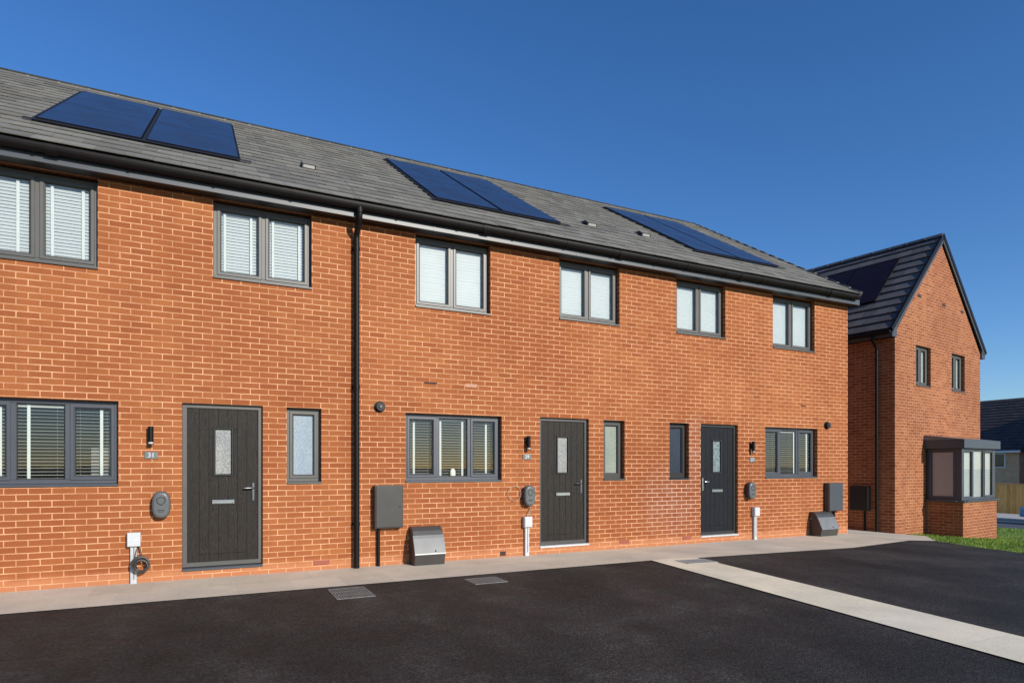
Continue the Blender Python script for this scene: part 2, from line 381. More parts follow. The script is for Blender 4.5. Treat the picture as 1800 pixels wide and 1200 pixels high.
sheet('lawn', [[(13.26,-1.34),(12.51,-2.33),(12.03,-3.43),(11.6,-6),(12.4,-12),(26,-12),(26,1.0)], [(13.26,-1.34),(26,1.0),(26,9),(20,9),(15.4,.12)]], .002, 'lawn')
sheet('road', [[(26,-40),(33.5,-40),(33.5,60),(26,60)]], .004, 'road')
k = MB(); k.box(33.5, 33.65, -40, 60, -1.3, -.97); k.box(33.66, 37.6, -40, 60, -1.4, -1.02)
tag(k.build('pavement', 'kerb'), kind='structure')

def inpoly(x, y, poly):
    c = False
    for i in range(len(poly)):
        (x1,y1),(x2,y2) = poly[i], poly[i-1]
        if (y1 > y) != (y2 > y) and x < (x2-x1)*(y-y1)/(y2-y1)+x1: c = not c
    return c
gr = MB()
for i in range(30000):
    x = 12 + 14*random.random()**1.3; y = random.uniform(-5, 4)
    if not inpoly(x, y, lawn_poly): continue
    if inpoly(x, y, [(15.11,.66),(16.6,.85),(16.9,.0),(19.1,.35),(19.0,1.25),(20.4,1.45),(20,9),(15,9)]): continue
    h = random.uniform(.025,.06); w = random.uniform(.004,.009); a = random.uniform(0,6.28); z = g(x)
    dx, dy = math.cos(a)*w, math.sin(a)*w; lx, ly = random.uniform(-.03,.03), random.uniform(-.03,.03)
    gr.add([(x-dx,y-dy,z),(x+dx,y+dy,z),(x+lx,y+ly,z+h)], [(0,1,2)])
tag(gr.build('grass', 'lawn'), kind='stuff')

# ------------------------------------------------------------------ building kit (facade plane: x along the wall, y into the wall, z up)
def wall_grid(mb, u0, u1, z0, z1, ops, y=0, depth=.17):
    us = sorted({u0, u1, *[o[0] for o in ops], *[o[1] for o in ops]}); zs = sorted({z0, z1, *[o[2] for o in ops], *[o[3] for o in ops]})
    for i in range(len(us)-1):
        for j in range(len(zs)-1):
            cu, cz = (us[i]+us[i+1])/2, (zs[j]+zs[j+1])/2
            if any(o[0] < cu < o[1] and o[2] < cz < o[3] for o in ops): continue
            mb.add([(us[i],y,zs[j]),(us[i+1],y,zs[j]),(us[i+1],y,zs[j+1]),(us[i],y,zs[j+1])], [(0,1,2,3)])
    for a, b, c, d in ops:
        e = y+depth
        mb.add([(a,y,c),(b,y,c),(b,y,d),(a,y,d),(a,e,c),(b,e,c),(b,e,d),(a,e,d)], [(0,4,5,1),(1,5,6,2),(2,6,7,3),(3,7,4,0)])
SASH = [(0,.150),(0,.083),(.005,.078),(.034,.078),(.048,.090),(.048,.125)]
def window(parent, T, a, b, c, d, lights, frame='frame', blind=None, pane='glass', world=True, tilt=60, y=0.0, slatmat=None, tape=(), pitch=.042, yb=.147):
    yb = y + yb
    """lights: list of (u0,u1,has_sash) cells between mullions"""
    f = MB(T); f.world = world
    s0 = c + .035
    f.ring(a, b, s0, d, [(0,y+.165),(0,y+.092),(.003,y+.089),(.050,y+.089),(.056,y+.095),(.056,y+.165)])
    for i in range(len(lights)-1):
        m = (lights[i][1]+lights[i+1][0])/2; w = .030
        f.cbox(m-w, m+w, y+.091, y+.163, s0+.054, d-.054, .005)
    w = f.build('window', frame, parent)
    for (l0, l1, sash) in lights:
        p = MB(T); gk = MB(T)
        for mb in (p, gk): mb.world = world
        if sash:
            sh = MB(T); sh.world = world
            sh.ring(l0, l1, s0+.045, d-.045, [(i, y+q) for i, q in SASH]); ins = .048; zz = (s0+.045, d-.045)
            sh.build('sash', frame, w)
        else: ins = .008; zz = (s0+.052, d-.052)
        gk.ring(l0+ins-.001, l1-ins+.001, zz[0]+ins-.001, zz[1]-ins+.001, [(0,y+.097),(0,y+.094),(.007,y+.097),(.007,y+.118)])
        p.add([(l0+ins,y+.112,zz[0]+ins),(l1-ins,y+.112,zz[0]+ins),(l1-ins,y+.112,zz[1]-ins),(l0+ins,y+.112,zz[1]-ins)], [(0,1,2,3)])
        gk.build('gasket', 'gasket', w); p.build('pane', pane, w)
    sl = MB(T); sl.world = world
    sl.prism([(y+.089,c+.045),(y-.018,c+.034),(y-.022,c+.030),(y-.022,c+.010),(y-.016,c+.006),(y+.089,c+.004)], 'x', a+.002, b-.002)
    sl.build('sill', frame, w)
    if blind:
        n = int((d-.06-s0-.05)/pitch); t = R(tilt); hw = .0235
        for li, (l0, l1, sash) in enumerate(lights):
            bl = MB(T); bl.world = world
            x_a = l0+.013; x_b = l1-.013
            if not sash: x_a, x_b = l0+.012, l1-.012
            for k in range(n):
                z = s0+.065+k*pitch + random.uniform(-.0012,.0012); tt = t + R(random.uniform(-2.0,2.0)); cy, cz = math.cos(tt)*hw, math.sin(tt)*hw
                nx, nz = math.sin(tt)*.0012, math.cos(tt)*.0012
                bl.prism([(yb-cy,z-cz),(yb-nx*2,z+nz*2.2),(yb+cy,z+cz),(yb+cy,z+cz+.0022),(yb-nx*2,z+nz*2.2+.0022),(yb-cy,z-cz+.0022)], 'x', x_a, x_b)
            for q in (.2, .8): bl.box(l0+(l1-l0)*q-.001, l0+(l1-l0)*q+.001, yb+hw+.001, yb+hw+.0025, s0+.06, d-.06)   # rear lift cords
            bl.box(x_a, x_b, yb-.015, yb+.025, d-.095, d-.057)
            bl.build('blind', slatmat or 'blind', w)
        for u in (tape or []):
            tp = MB(T); tp.world = world; tp.box(u-.016, u+.016, yb-max(.0262, 0)+.0005, yb-.0250, s0+.06, d-.06); tp.build('blind_tape', 'tape', w)
    return w
def glassbox(parent, T, a, b, c, d, y=0.0):   # dark room lining so that nothing shows through behind a window
    pass

I4 = Matrix.Identity(4)
PIT = math.atan(.6436); EY, EZ = -.27, 5.10; RY = 4.78; SL = (RY-EY)/math.cos(PIT)
def roofT(X0):   # local: x along eaves, y up the slope, z = out of the slope
    return Matrix.Translation((X0, EY, EZ)) @ Matrix.Rotation(PIT, 4, 'X')
def tiles(mb, x0, x1, rows, gauge, tw, ph=0, thick=.015, lift=.025):
    for r in range(rows):
        d0 = r*gauge; sh = (r % 2)*tw/2 + ph
        k = math.floor((x0-sh)/tw)
        while True:
            a = k*tw+sh; b = a+tw; k += 1
            if a >= x1: break
            a2, b2 = max(a, x0), min(b, x1)
            if b2-a2 < .01: continue
            j = random.uniform(-.003,.003); l = lift+random.uniform(-.002,.003)
            e = d0+gauge+.05
            g2 = .0018
            mb.add([(a2+g2,d0+j,l-thick),(b2-g2,d0+j,l-thick),(b2-g2,e,-.012),(a2+g2,e,-.012),(a2+g2,d0+j,l),(b2-g2,d0+j,l),(b2-g2,e,.001),(a2+g2,e,.001)],
                   [(4,5,6,7),(0,1,5,4),(1,2,6,5),(3,0,4,7)], random.random())

def ridge_tiles(mb, x0, x1, T, r=.092, n=8, step=.45):
    x = x0
    while x < x1-.02:
        e = min(x+step, x1)
        for (p, q, rr) in ((x, e, r), (max(e-.035, x), e+.005, r+.010)):
            vs = []; 
            for u in (p, q):
                for k in range(n+1):
                    an = math.pi*k/n; vs.append((u, -math.cos(an)*rr*1.15, math.sin(an)*rr*.9))
            fs = [(k, k+1, n+2+k, n+1+k) for k in range(n)] + [tuple(range(n+1)), tuple(range(n+1, 2*n+2))[::-1]]
            m2 = MB(T @ Matrix.Identity(4)); mb.T = T; mb.add(vs, fs, random.random())
        x = e

def door(parent, a, b, T=I4, hand='right', mat='door', fmat='frame', pane='obs_door'):
    c, d = .150, 2.237
    lf = MB(); fa, fb = a+.058, b-.058; z0, z1 = c+.01, d-.058
    mid = (fa+fb)/2; W = fb-fa
    ga, gb = mid-.098, mid+.098; gz0, gz1 = 1.33, 1.92
    # solid backing with the glazed opening left out
    wall_grid(lf, fa, fb, z0, z1, [(ga,gb,gz0,gz1)], y=.078, depth=.03)
    inner0, inner1 = fa+.135, fb-.135; n = 5; pw = (inner1-inner0)/n
    bars = [(fa+.001, inner0), (inner1, fb-.001)] + [(inner0+k*pw, inner0+(k+1)*pw) for k in range(n)]
    for (p, q) in bars:
        segs = [(z0+.001, z1-.001)]
        if not (q <= ga or p >= gb): segs = [(z0+.001, gz0), (gz1, z1-.001)]
        if p >= ga-.001 and q <= gb+.001 or segs.__len__() == 1:
            for (s, t) in segs:
                if p >= inner0-.001 and q <= inner1+.001 and s < .3: 
                    lf.cbox(p+.0012, q-.0012, .072, .080, s, s+.14, .002); s += .143
                lf.cbox(p+.0012, q-.0012, .072, .080, s, t, .002)
        else:
            for (s, t) in segs:
                if s < .3: lf.cbox(p+.0012, q-.0012, .072, .080, s, s+.14, .002); s += .143
                lf.cbox(p+.0012, q-.0012, .072, .080, s, t, .002)
            lo, hi = (p, ga) if p < ga else (gb, q)
            if hi-lo > .004: lf.cbox(lo+.0012, hi-.0012, .072, .080, gz0, gz1, .002)
    L_ = lf.build('door', mat, parent)
    fr = MB(); fr.ring(a, b, c-.002, d, [(0,.150),(0,.058),(.004,.054),(.050,.054),(.057,.061),(.057,.11)])
    fr.build('door_frame', fmat, L_)
    bd = MB(); bd.ring(ga-.024, gb+.024, gz0-.024, gz1+.024, [(0,.074),(0,.064),(.006,.058),(.020,.058),(.030,.070),(.030,.09)]); bd.build('glazing_bead', 'gasket', L_)
    pn = MB(); pn.add([(ga,.084,gz0),(gb,.084,gz0),(gb,.084,gz1),(ga,.084,gz1)], [(0,1,2,3)]); pn.build('pane', pane, L_)
    lb = MB(); lb.cbox(mid-.135, mid+.135, .052, .072, .945, 1.005, .006); lb.cbox(mid-.112, mid+.112, .046, .053, .955, .988, .003); lb.build('letterbox', 'chrome', L_)
    hx = fb-.055 if hand == 'right' else fa+.055; sg = -1 if hand == 'right' else 1
    h = MB(); h.cbox(hx-.016, hx+.016, .060, .072, .98, 1.22, .004)
    h.tube([(hx,.066,1.15),(hx,.022,1.15),(hx+sg*.012,.016,1.15),(hx+sg*.12,.018,1.148)], .009, 10); h.tube([(hx,.070,1.04),(hx,.052,1.04)], .010, 10)
    h.build('handle', 'handle' if mat == 'door' else 'chrome', L_)
    th = MB(); th.prism([(.13,c-.004),(-.012,c-.010),(-.018,c-.016),(-.018,c-.042),(.13,c-.042)], 'x', a+.001, b-.001); th.build('threshold', 'threshold' if a > 0 else 'fascia', L_)
    return L_

# ------------------------------------------------------------------ the terrace
HOUSES = [
 dict(x0=-6.0, x1=1.868, n='31', lab='orange brick terraced house numbered 31, leftmost and nearest of the row',
      up=[(-2.41,-1.197,3.785),(.05,1.271,3.855)], gw=(-2.55,-.989), nw=(.945,1.399,'obs_blue'), door=(-.305,.645,'right','door','obs_door')),
 dict(x0=1.868, x1=7.14, n='29', lab='orange brick terraced house numbered 29, in the middle, right of the black downpipe',
      up=[(2.743,3.959,3.785),(5.205,6.418,3.86)], gw=(2.596,4.156), nw=(6.085,6.527,'obs_green'), door=(4.841,5.785,'right','door','obs_door')),
 dict(x0=7.14, x1=12.424, n='27', lab='orange brick terraced house numbered 27 with blue black door, far end of the row',
      up=[(7.683,8.881,3.86),(10.155,11.38,3.80)], gw=(9.941,11.467), nw=(7.525,7.979,'obs_dark'), door=(8.262,9.205,'left','door2','obs_door2')),
]
def light2(a, b): m = (a+b)/2; return [(a+.045, m-.022, True), (m+.022, b-.045, True)]
def light3(a, b):
    w = (b-a)/3; return [(a+.045, a+w-.022, True), (a+w+.022, b-w-.022, False), (b-w+.022, b-.045, True)]
TAPES = {(0,0): (-1.993,-1.666,-1.361), (0,1): (.188,.508,.781,1.122), }
GT = [(-2.156,-1.891,-1.175), (2.772,3.192,3.553,3.955), (10.402,10.901,11.278)]
for hi, H in enumerate(HOUSES):
    x0, x1 = H['x0'], H['x1']
    base = ((x0+x1)/2, 0, 0)
    h = thing('terraced_house', base, H['lab'], 'house', 'terraced houses in the brick row')
    wl = MB()
    ops = [(a,b,z,4.905) for a,b,z in H['up']] + [(*H['gw'],1.19,2.225), (H['nw'][0],H['nw'][1],1.19,2.235), (H['door'][0],H['door'][1],.11,2.239)]
    wall_grid(wl, x0, x1, -.3, 4.955, ops)
    # rear wall, party / gable walls
    zr = EZ-.05
    wl.add([(x0,9.75,-.3),(x1,9.75,-.3),(x1,9.75,4.955),(x0,9.75,4.955)], [(3,2,1,0)])
    def gab(x, fl):
        vs = [(x,0,-.3),(x,9.75,-.3),(x,9.75,4.955),(x,4.86,8.16),(x,0,4.955)]
        wl.add(vs, [(0,1,2,3,4) if fl else (4,3,2,1,0)])
    gab(x1, True); gab(x0, False)
    wl.build('wall', 'brick', h)
    inn = MB()   # room linings: a first floor and a partition well behind the windows
    inn.box(x0+.02, x1-.02, .25, 9.7, 2.45, 2.62); inn.box(x0+.02, x1-.02, 4.2, 4.3, -.2, 2.45); inn.box(x0+.02, x1-.02, 4.2, 4.3, 2.62, 4.95); inn.box(x0+.02, x1-.02, .25, 9.7, 4.96, 4.99); inn.box(x0+.02, x1-.02, .25, 9.7, -.1, .0)
    for q in (x0+.02, x1-.12): inn.box(q, q+.1, .25, 4.2, 0, 4.95)
    inn.build('room_lining', 'dark', h)
    for wi, (a, b, z) in enumerate(H['up']):
        window(h, I4, a, b, z, 4.865, light2(a, b), 'frame', blind=True, tilt=(72) if hi < 1 else 87, tape=TAPES.get((hi, wi), ()), pitch=.040 if hi < 1 else .0445, slatmat='blind' if (hi, wi) != (0, 0) else 'blind')
    a, b = H['gw']; window(h, I4, a, b, 1.19, 2.225, light3(a, b), 'frame2', blind=True, tilt=4, slatmat='blind_d', tape=GT[hi], pitch=.0400, yb=.192 if hi == 1 else .147)
    a, b, gm = H['nw']; window(h, I4, a, b, 1.19, 2.235, [(a+.045, b-.045, True)], {'obs_blue': 'frame', 'obs_green': 'hopper_d', 'obs_dark': 'gasket'}[gm], pane=gm)
    a, b, hd, dm, pm = H['door']; door(h, a, b, hand=hd, mat=dm, pane=pm, fmat=('frame', 'hopper_d', 'soffit')[hi])
    # roof
    rx1 = x1 + (.05 if hi == 2 else 0)
    rf = MB(roofT(0)); tiles(rf, x0, rx1, 19, SL/19, .30, ph=.07*hi)
    rf.T = I4
    B = Matrix.Translation((0, 2*RY-EY, EZ)) @ Matrix.Rotation(math.pi, 4, 'Z') @ Matrix.Rotation(PIT, 4, 'X')
    rf.T = B; tiles(rf, -rx1, -x0, 18, SL/18, .30)
    rf.T = I4
    # sarking under the tiles
    rf.add([(x0,EY+.03,EZ-.01),(rx1,EY+.03,EZ-.01),(rx1,RY,EZ+(RY-EY)*.6436-.03),(x0,RY,EZ+(RY-EY)*.6436-.03),(rx1,2*RY-EY-.03,EZ-.01),(x0,2*RY-EY-.03,EZ-.01)], [(0,1,2,3),(3,2,4,5)])
    ro = rf.build('roof', 'tile', h)
    rd = MB(); ridge_tiles(rd, x0, rx1, Matrix.Translation((0, RY, EZ+(RY-EY)*.6436-.085))); rd.T = I4
    rd.build('ridge_tiles', 'tile', ro)
    if hi == 2:   # dry verge caps, one per course, stepping up the gable
        vg = MB(roofT(rx1)); gs = SL/18
        for r in range(18): vg.box(-.03, .035, r*gs-.01, r*gs+gs+.03, -.10, .045-.0) if False else vg.prism([(-.02,-.09),(.035,-.09),(.035,.040),(-.03,.046)], 'y', max(r*gs-.01,.004), r*gs+gs*.55); vg.prism([(-.02,-.088),(.033,-.088),(.033,.026),(-.03,.030)], 'y', gs*.5, SL-.02)
        for r in range(18): vg.prism([(-.02,-.084),(.035,-.084),(.037,.046),(-.034,.050)], 'y', max(r*gs-.015, .004), r*gs+.05)
        vg.build('verge_cap', 'tile', ro)
    # fascia, soffit, gutter
    fs = MB(); fs.box(x0, x1+(.10 if hi == 2 else 0), -.205, -.187, 4.885, 5.04)
    if hi == 2: fs.box(x1+.082, x1+.10, -.186, .18, 4.885, 5.10)
    for q in [x0+1.1+k*2.45 for k in range(2)]: fs.box(q-.012, q+.012, -.209, -.2055, 4.883, 5.03)
    fs.build('fascia', 'fascia', h)
    so = MB(); so.box(x0, x1+(.08 if hi == 2 else 0), -.186, -.003, 4.892, 4.904); so.build('soffit', 'soffit', h)
    gt = MB(); ge = x1-.02 if hi == 2 else x1
    n = 10; rad = .057; cy, cz = -.266, 5.055
    def gut(p, q, r_, rin):
        vs = []
        for u in (p, q):
            for k in range(n+1):
                an = math.pi*k/n; vs.append((u, cy-math.cos(an)*r_, cz-math.sin(an)*r_*1.55))
            for k in range(n+1):
                an = math.pi*k/n; vs.append((u, cy-math.cos(an)*rin, cz-math.sin(an)*rin*1.55+.002))
        m_ = 2*n+2
        fs_ = [(k, m_+k, m_+k+1, k+1) for k in range(n)] + [(n+1+k, n+2+k, m_+n+2+k, m_+n+1+k) for k in range(n)]
        fs_ += [(0,n+1,m_+n+1,m_), (n,m_+n,m_+2*n+1,2*n+1)]
        fs_ += [tuple(list(range(n+1))+list(range(2*n+1,n,-1))), tuple([m_+i for i in list(range(n+1))+list(range(2*n+1,n,-1))][::-1])]
        gt.add(vs, fs_)
    gut(x0, ge, rad, rad-.004)
    q = x0+.55
    while q < ge-.1:
        gut(q-.012, q+.012, rad+.006, rad+.001); q += .92
    for q in (x0+1.9, x0+4.4): gut(q-.06, q+.06, rad+.009, rad+.001)
    if hi == 2: gt.add([(ge,cy-math.cos(math.pi*k/n)*rad,cz-math.sin(math.pi*k/n)*rad*1.55) for k in range(n+1)], [tuple(range(n+1))])
    gt.build('gutter', 'black', h)
# bits of brickwork that differ
def patch(house_i, X, Z, mat, w=.215, hh=.065, name='vent_brick', p=.004):
    h = [o for o in bpy.data.objects if o.name.startswith('terraced_house')]
    h.sort(key=lambda o: o.location.x); mb = MB()
    mb.cbox(X-w/2, X+w/2, -p, .02, Z-hh/2, Z+hh/2, .003)
    if name == 'vent_brick' and mat != 'render_d':
        for k in range(5): mb.box(X-w/2+.02+k*.038, X-w/2+.034+k*.038, -p-.0025, -p+.001, Z-hh/2+.012, Z+hh/2-.012)
    mb.build(name, mat, h[house_i])
patch(1, 2.981, 2.68, 'render_d', .20, .03, 'pointing_patch', .0025); patch(1, 3.633, 2.68, 'render_p', .20, .05, 'pointing_patch', .0025); patch(2, 11.036, 2.69, 'render_d', .16, .025, 'pointing_patch', .0025)
patch(0, 1.40, .105, 'render'); patch(1, 4.176, .06, 'render_d', .1, .07); patch(1, 6.52, .12, 'render'); patch(2, 7.93, .12, 'render')

# ------------------------------------------------------------------ solar panels (two by two on each roof)
def rp(x, d, hgt): return roofT(0) @ Vector((x, d, hgt))
spots = [(-1.95,'left'),(3.33,'middle'),(8.83,'right')]
hn = ['house number 31','house number 29','house number 27']
for ai, (X0, _) in enumerate(spots):
    w, gp = 1.143, .05
    for c in range(2):
        for r in range(2):
            a = X0+c*(w+gp); d0 = 1.22+r*1.931; Lp = 1.93
            nm = [['lower left','upper left'],['lower right','upper right']][c][r]
            sp = thing('solar_panel', tuple(rp(a+w/2, d0, .03)), f'dark blue solar panel, {nm} of the four on the roof of {hn[ai]}', 'solar panel', 'solar panels on the terrace roofs')
            fr = MB(roofT(0)); fr.T = roofT(0)
            z0, z1 = .030, .058
            e0, e1 = (.016, .0005) if r == 0 else (.0005, .016)
            fr.box(a, a+w, d0, d0+e0, z0, z1); fr.box(a, a+w, d0+Lp-e1, d0+Lp, z0, z1)
            fr.box(a, a+.014, d0+e0, d0+Lp-e1, z0, z1-.001); fr.box(a+w-.014, a+w, d0+e0, d0+Lp-e1, z0, z1-.001)
            fr.build('frame', 'black', sp)
            ce = MB(roofT(0)); ce.box(a+.0141, a+w-.0141, d0+e0+.0001, d0+Lp-e1-.0001, z0+.002, z1-.0007); ce.build('glass', 'panel', sp)
    # lead-dark flashing tray round the array; left strip stands in for the panels' cast shadow
    fl = MB(roofT(0)); W = 2*w+gp
    fl.box(X0-.12, X0+W+.16, 1.10, 1.205, .040, .044); fl.box(X0-.045, X0-.012, 1.21, 5.08, .030, .040); fl.box(X0+W+.008, X0+W+.02, 1.21, 5.08, .030, .040)
    fl.box(X0+w+.004, X0+w+gp-.004, 1.21, 5.07, .030, .040)
    f = fl.build('flashing', 'soffit'); tag(f, f'black flashing and painted shadow strip at the solar panels, roof of {hn[ai]}', 'flashing', 'flashing trays under the solar panels')
# vent tiles
for vi, (X, d) in enumerate([(1.40,1.78),(6.60,1.72),(7.94,1.80)]):
    o = thing('roof_vent', tuple(rp(X, d, .02)), ['small raised grey vent tile on the roof, right of the panels of house 31','raised vent tile, left of the pair between the panels of houses 29 and 27','raised vent tile, right of the pair, beside the panels of house 27'][vi], 'roof vent', 'vent tiles on the terrace roof')
    hd = MB(roofT(0)); hd.prism([(d-.02,.02),(d-.02,.085),(d+.10,.095),(d+.30,.02)], 'x', X-.10, X+.10); hd.build('hood', 'tile', o, bevel=.006)
    sl = MB(roofT(0)); sl.box(X-.085, X+.085, d-.026, d-.021, .028, .078); sl.build('grille', 'kerb', o)
    sl = MB(roofT(0)); sl.box(X-.10, X+.10, d-.030, d-.0265, .079, .088); sl.box(X+.088, X+.10, d-.030, d-.0265, .030, .0785); sl.build('opening', 'gasket', o)
    sl = MB(roofT(0)); sl.box(X-.105, X-.101, d+.0, d+.16, .026, .070); sl.build('opening', 'gasket', o)

# ------------------------------------------------------------------ downpipe
def downpipe(X, top, bottom, lab, T=I4, parent=None, name='downpipe'):
    o = thing(name, (X,0,bottom), lab, 'downpipe')
    p = MB(); p.tube([(X,-.262,5.02),(X,-.262,4.90),(X,-.25,4.84),(X,-.085,4.70),(X,-.07,4.64),(X,-.07,4.60)], .040, 14); p.tube([(X,-.262,5.03),(X,-.262,4.93)], .050, 14); p.build('swan_neck', 'black', o)
    p = MB(); p.tube([(X,-.07,4.63),(X,-.07,bottom+.0)], .040, 16); p.build('pipe', 'black', o)
    for z in (4.5, 2.55, .62):
        b = MB(); b.tube([(X,-.07,z-.03),(X,-.07,z+.03)], .046, 16); b.box(X-.055, X+.055, -.03, -.001, z-.018, z+.018); b.build('bracket', 'black', o)
downpipe(1.868, 5.0, 0, 'black downpipe running down the brick wall between houses 31 and 29')

# ------------------------------------------------------------------ fittings on the walls
def oval(cx, cz, w, h, n=40, e=2.6):
    return [(cx+w*abs(math.cos(t))**(2/e)*(1 if math.cos(t) >= 0 else -1), cz+h*abs(math.sin(t))**(2/e)*(1 if math.sin(t) >= 0 else -1)) for t in [2*math.pi*i/n for i in range(n)]]
def loft(mb, secs, close=True):   # secs: list of (y, outline)
    n = len(secs[0][1]); vs = []
    for y, o in secs: vs += [(u,y,z) for u, z in o]
    fs = [(k*n+i, k*n+(i+1)%n, (k+1)*n+(i+1)%n, (k+1)*n+i) for k in range(len(secs)-1) for i in range(n)]
    mb.add(vs, fs, smooth=True); mb.add(vs[-n:], [tuple(range(n))])
nearby = ['left of the door of house 31', 'left of the door of house 29', 'right of the door of house 27']
for i, (X, Z) in enumerate([(-.53,.961),(4.605,.967),(9.48,.966)]):
    o = thing('car_charger', (X,0,Z-.17), f'rounded grey electric car charger on the brick wall {nearby[i]}', 'car charger', 'car chargers beside the doors')
    b = MB(); loft(b, [(-.002,oval(X,Z,.085,.15)),(-.03,oval(X,Z,.098,.163)),(-.075,oval(X,Z,.103,.168)),(-.082,oval(X,Z,.101,.166))]); b.build('back_case', 'hopper_d', o)
    b = MB(); loft(b, [(-.083,oval(X,Z,.099,.164)),(-.108,oval(X,Z,.097,.162)),(-.120,oval(X,Z,.088,.152)),(-.124,oval(X,Z,.070,.132))]); b.build('front_cover', 'ev', o)
    def shield(s, dz=0): return [(X+s*a, Z+.055+s*c) for a, c in [(0,-.062),(-.022,-.050),(-.046,-.022),(-.052,.012),(-.036,.036),(0,.044),(.036,.036),(.052,.012),(.046,-.022),(.022,-.050)]]
    e = MB(); s1, s2 = shield(1), shield(.80); n = len(s1)
    e.add([(u,-.1268,z) for u, z in s1]+[(u,-.1268,z) for u, z in s2]+[(u,-.121,z) for u, z in s1], [(k,(k+1)%n,n+(k+1)%n,n+k) for k in range(n)]+[(2*n+k,2*n+(k+1)%n,(k+1)%n,k) for k in range(n)])
    for q, wd in enumerate((.010,.013,.009,.014,.010)): e.box(X-.040+q*.017, X-.040+q*.017+wd*.85, -.1262, -.122, Z-.075, Z-.058)
    e.box(X-.03, X+.03, -.1262, -.122, Z-.090, Z-.085)
    e.build('emblem', 'gasket', o)
# supply boxes with conduit
for i, (X, Z) in enumerate([(-.821,.545),(4.59,.548),(9.635,.551)]):
    o = thing('supply_box', (X,0,0), ['white supply box on grey conduit with coiled cable, left of door 31','white supply box on pale conduit below the charger of house 29','white supply box on pale conduit right of the door of house 27'][i], 'supply box', 'supply boxes below the car chargers')
    b = MB(); b.box(X-.07, X+.07, -.085, -.001, Z-.085, Z+.085); b.build('box', 'white', o, bevel=.006)
    b = MB(); b.box(X-.062, X+.062, -.091, -.0855, Z-.077, Z+.077); b.build('lid', 'white', o, bevel=.003)
    b = MB(); b.box(X-.040, X+.028, -.05, -.001, .0, Z-.086); b.build('conduit', 'conduit' if i == 0 else 'white', o, bevel=.005)
    b = MB(); b.box(X-.006, X+.004, -.054, -.0505, .06, Z-.09); b.build('trunking_joint', 'cable', o)
def coil(cx, cy, cz, r, turns, rad, mat, name, lab, cat, extra=(), wob=.018):
    b = MB()
    for t in range(turns):
        rr = r + random.uniform(-wob, wob); ox, oz = random.uniform(-wob,wob), random.uniform(-wob,wob); oy = -.008*t
        pts = [(cx+ox+rr*math.cos(a), cy+oy+.006*math.sin(2*a), cz+oz+rr*math.sin(a)*1.02) for a in [2*math.pi*k/28 for k in range(29)]]
        b.tube(pts, rad, 8, cap=False)
    for p in extra: b.tube(p, rad, 8)
    return tag(b.build(name, mat), lab, cat)
coil(-.745, -.065, .235, .078, 11, .0062, 'hopper_d', 'cable_coil', 'coiled dark cable hanging by the conduit left of door 31', 'cable', extra=[[(-.78,-.03,.46),(-.755,-.05,.42),(-.74,-.06,.36),(-.735,-.062,.31)], [(-.79,-.03,.46),(-.80,-.055,.40),(-.81,-.058,.34),(-.80,-.06,.29)]])
coil(4.37, -.02, 1.01, .105, 1, .004, 'cable_b', 'cable_loop', 'thin beige cable looped on the bricks left of the charger of house 29', 'cable', extra=[[(4.47,-.02,.985),(4.50,-.03,1.02),(4.53,-.04,1.06)]])
b = MB(); b.tube([(4.64,-.06,.80),(4.645,-.035,.74),(4.61,-.03,.69),(4.59,-.03,.64)], .006, 8); b.tube([(4.67,-.06,.80),(4.665,-.035,.72),(4.60,-.035,.64)], .004, 8)
tag(b.build('cable', 'cable_b'), 'short beige cable joining the charger of house 29 to the white box below', 'cable')
# wall lamps
for i, X in enumerate((-.643, 4.601, 9.549)):
    o = thing('wall_lamp', (X,0,1.70), f'black cylinder downlight on the wall {nearby[i]}', 'wall lamp', 'wall lamps beside the doors')
    b = MB(); b.tube([(X,-.065,1.735),(X,-.065,1.925)], .031, 20); b.build('housing', 'black', o)
    b = MB(); b.tube([(X,-.065,1.712),(X,-.065,1.734)], .027, 20); b.build('lens', 'lamp_glass', o)
    b = MB(); b.tube([(X,-.065,1.700),(X,-.065,1.7115)], .033, 20); b.build('rim', 'black', o)
    b = MB(); b.box(X-.02, X+.02, -.04, -.001, 1.78, 1.88); b.build('wall_bracket', 'black', o)
# number plaques
def textmesh(body, size, ext=.0015):
    cu = bpy.data.curves.new('digits', 'FONT'); cu.body = body; cu.size = size; cu.extrude = ext; cu.align_x = 'CENTER'; cu.align_y = 'CENTER'; cu.offset = .0016
    ob = bpy.data.objects.new('tmp', cu); col.objects.link(ob)
    me = bpy.data.meshes.new_from_object(ob.evaluated_get(bpy.context.evaluated_depsgraph_get()))
    bpy.data.objects.remove(ob); return me
for i, (X, Z, t) in enumerate([(-.642,1.572,'31'),(4.600,1.588,'29'),(9.575,1.565,'27')]):
    o = thing('number_plaque', (X,0,Z), f'small grey door number plaque reading {t} below the wall lamp', 'number plaque', 'door number plaques')
    b = MB(); b.cbox(X-.073, X+.073, -.012, -.001, Z-.043, Z+.043, .003); b.build('plate', 'slate', o)
    me = textmesh(t, .078); me.materials.clear(); me.materials.append(M['digits'])
    d = bpy.data.objects.new('digits', me); col.objects.link(d); d.parent = o; d.location = (0,-.0138,0); d.rotation_euler = (R(90),0,0)
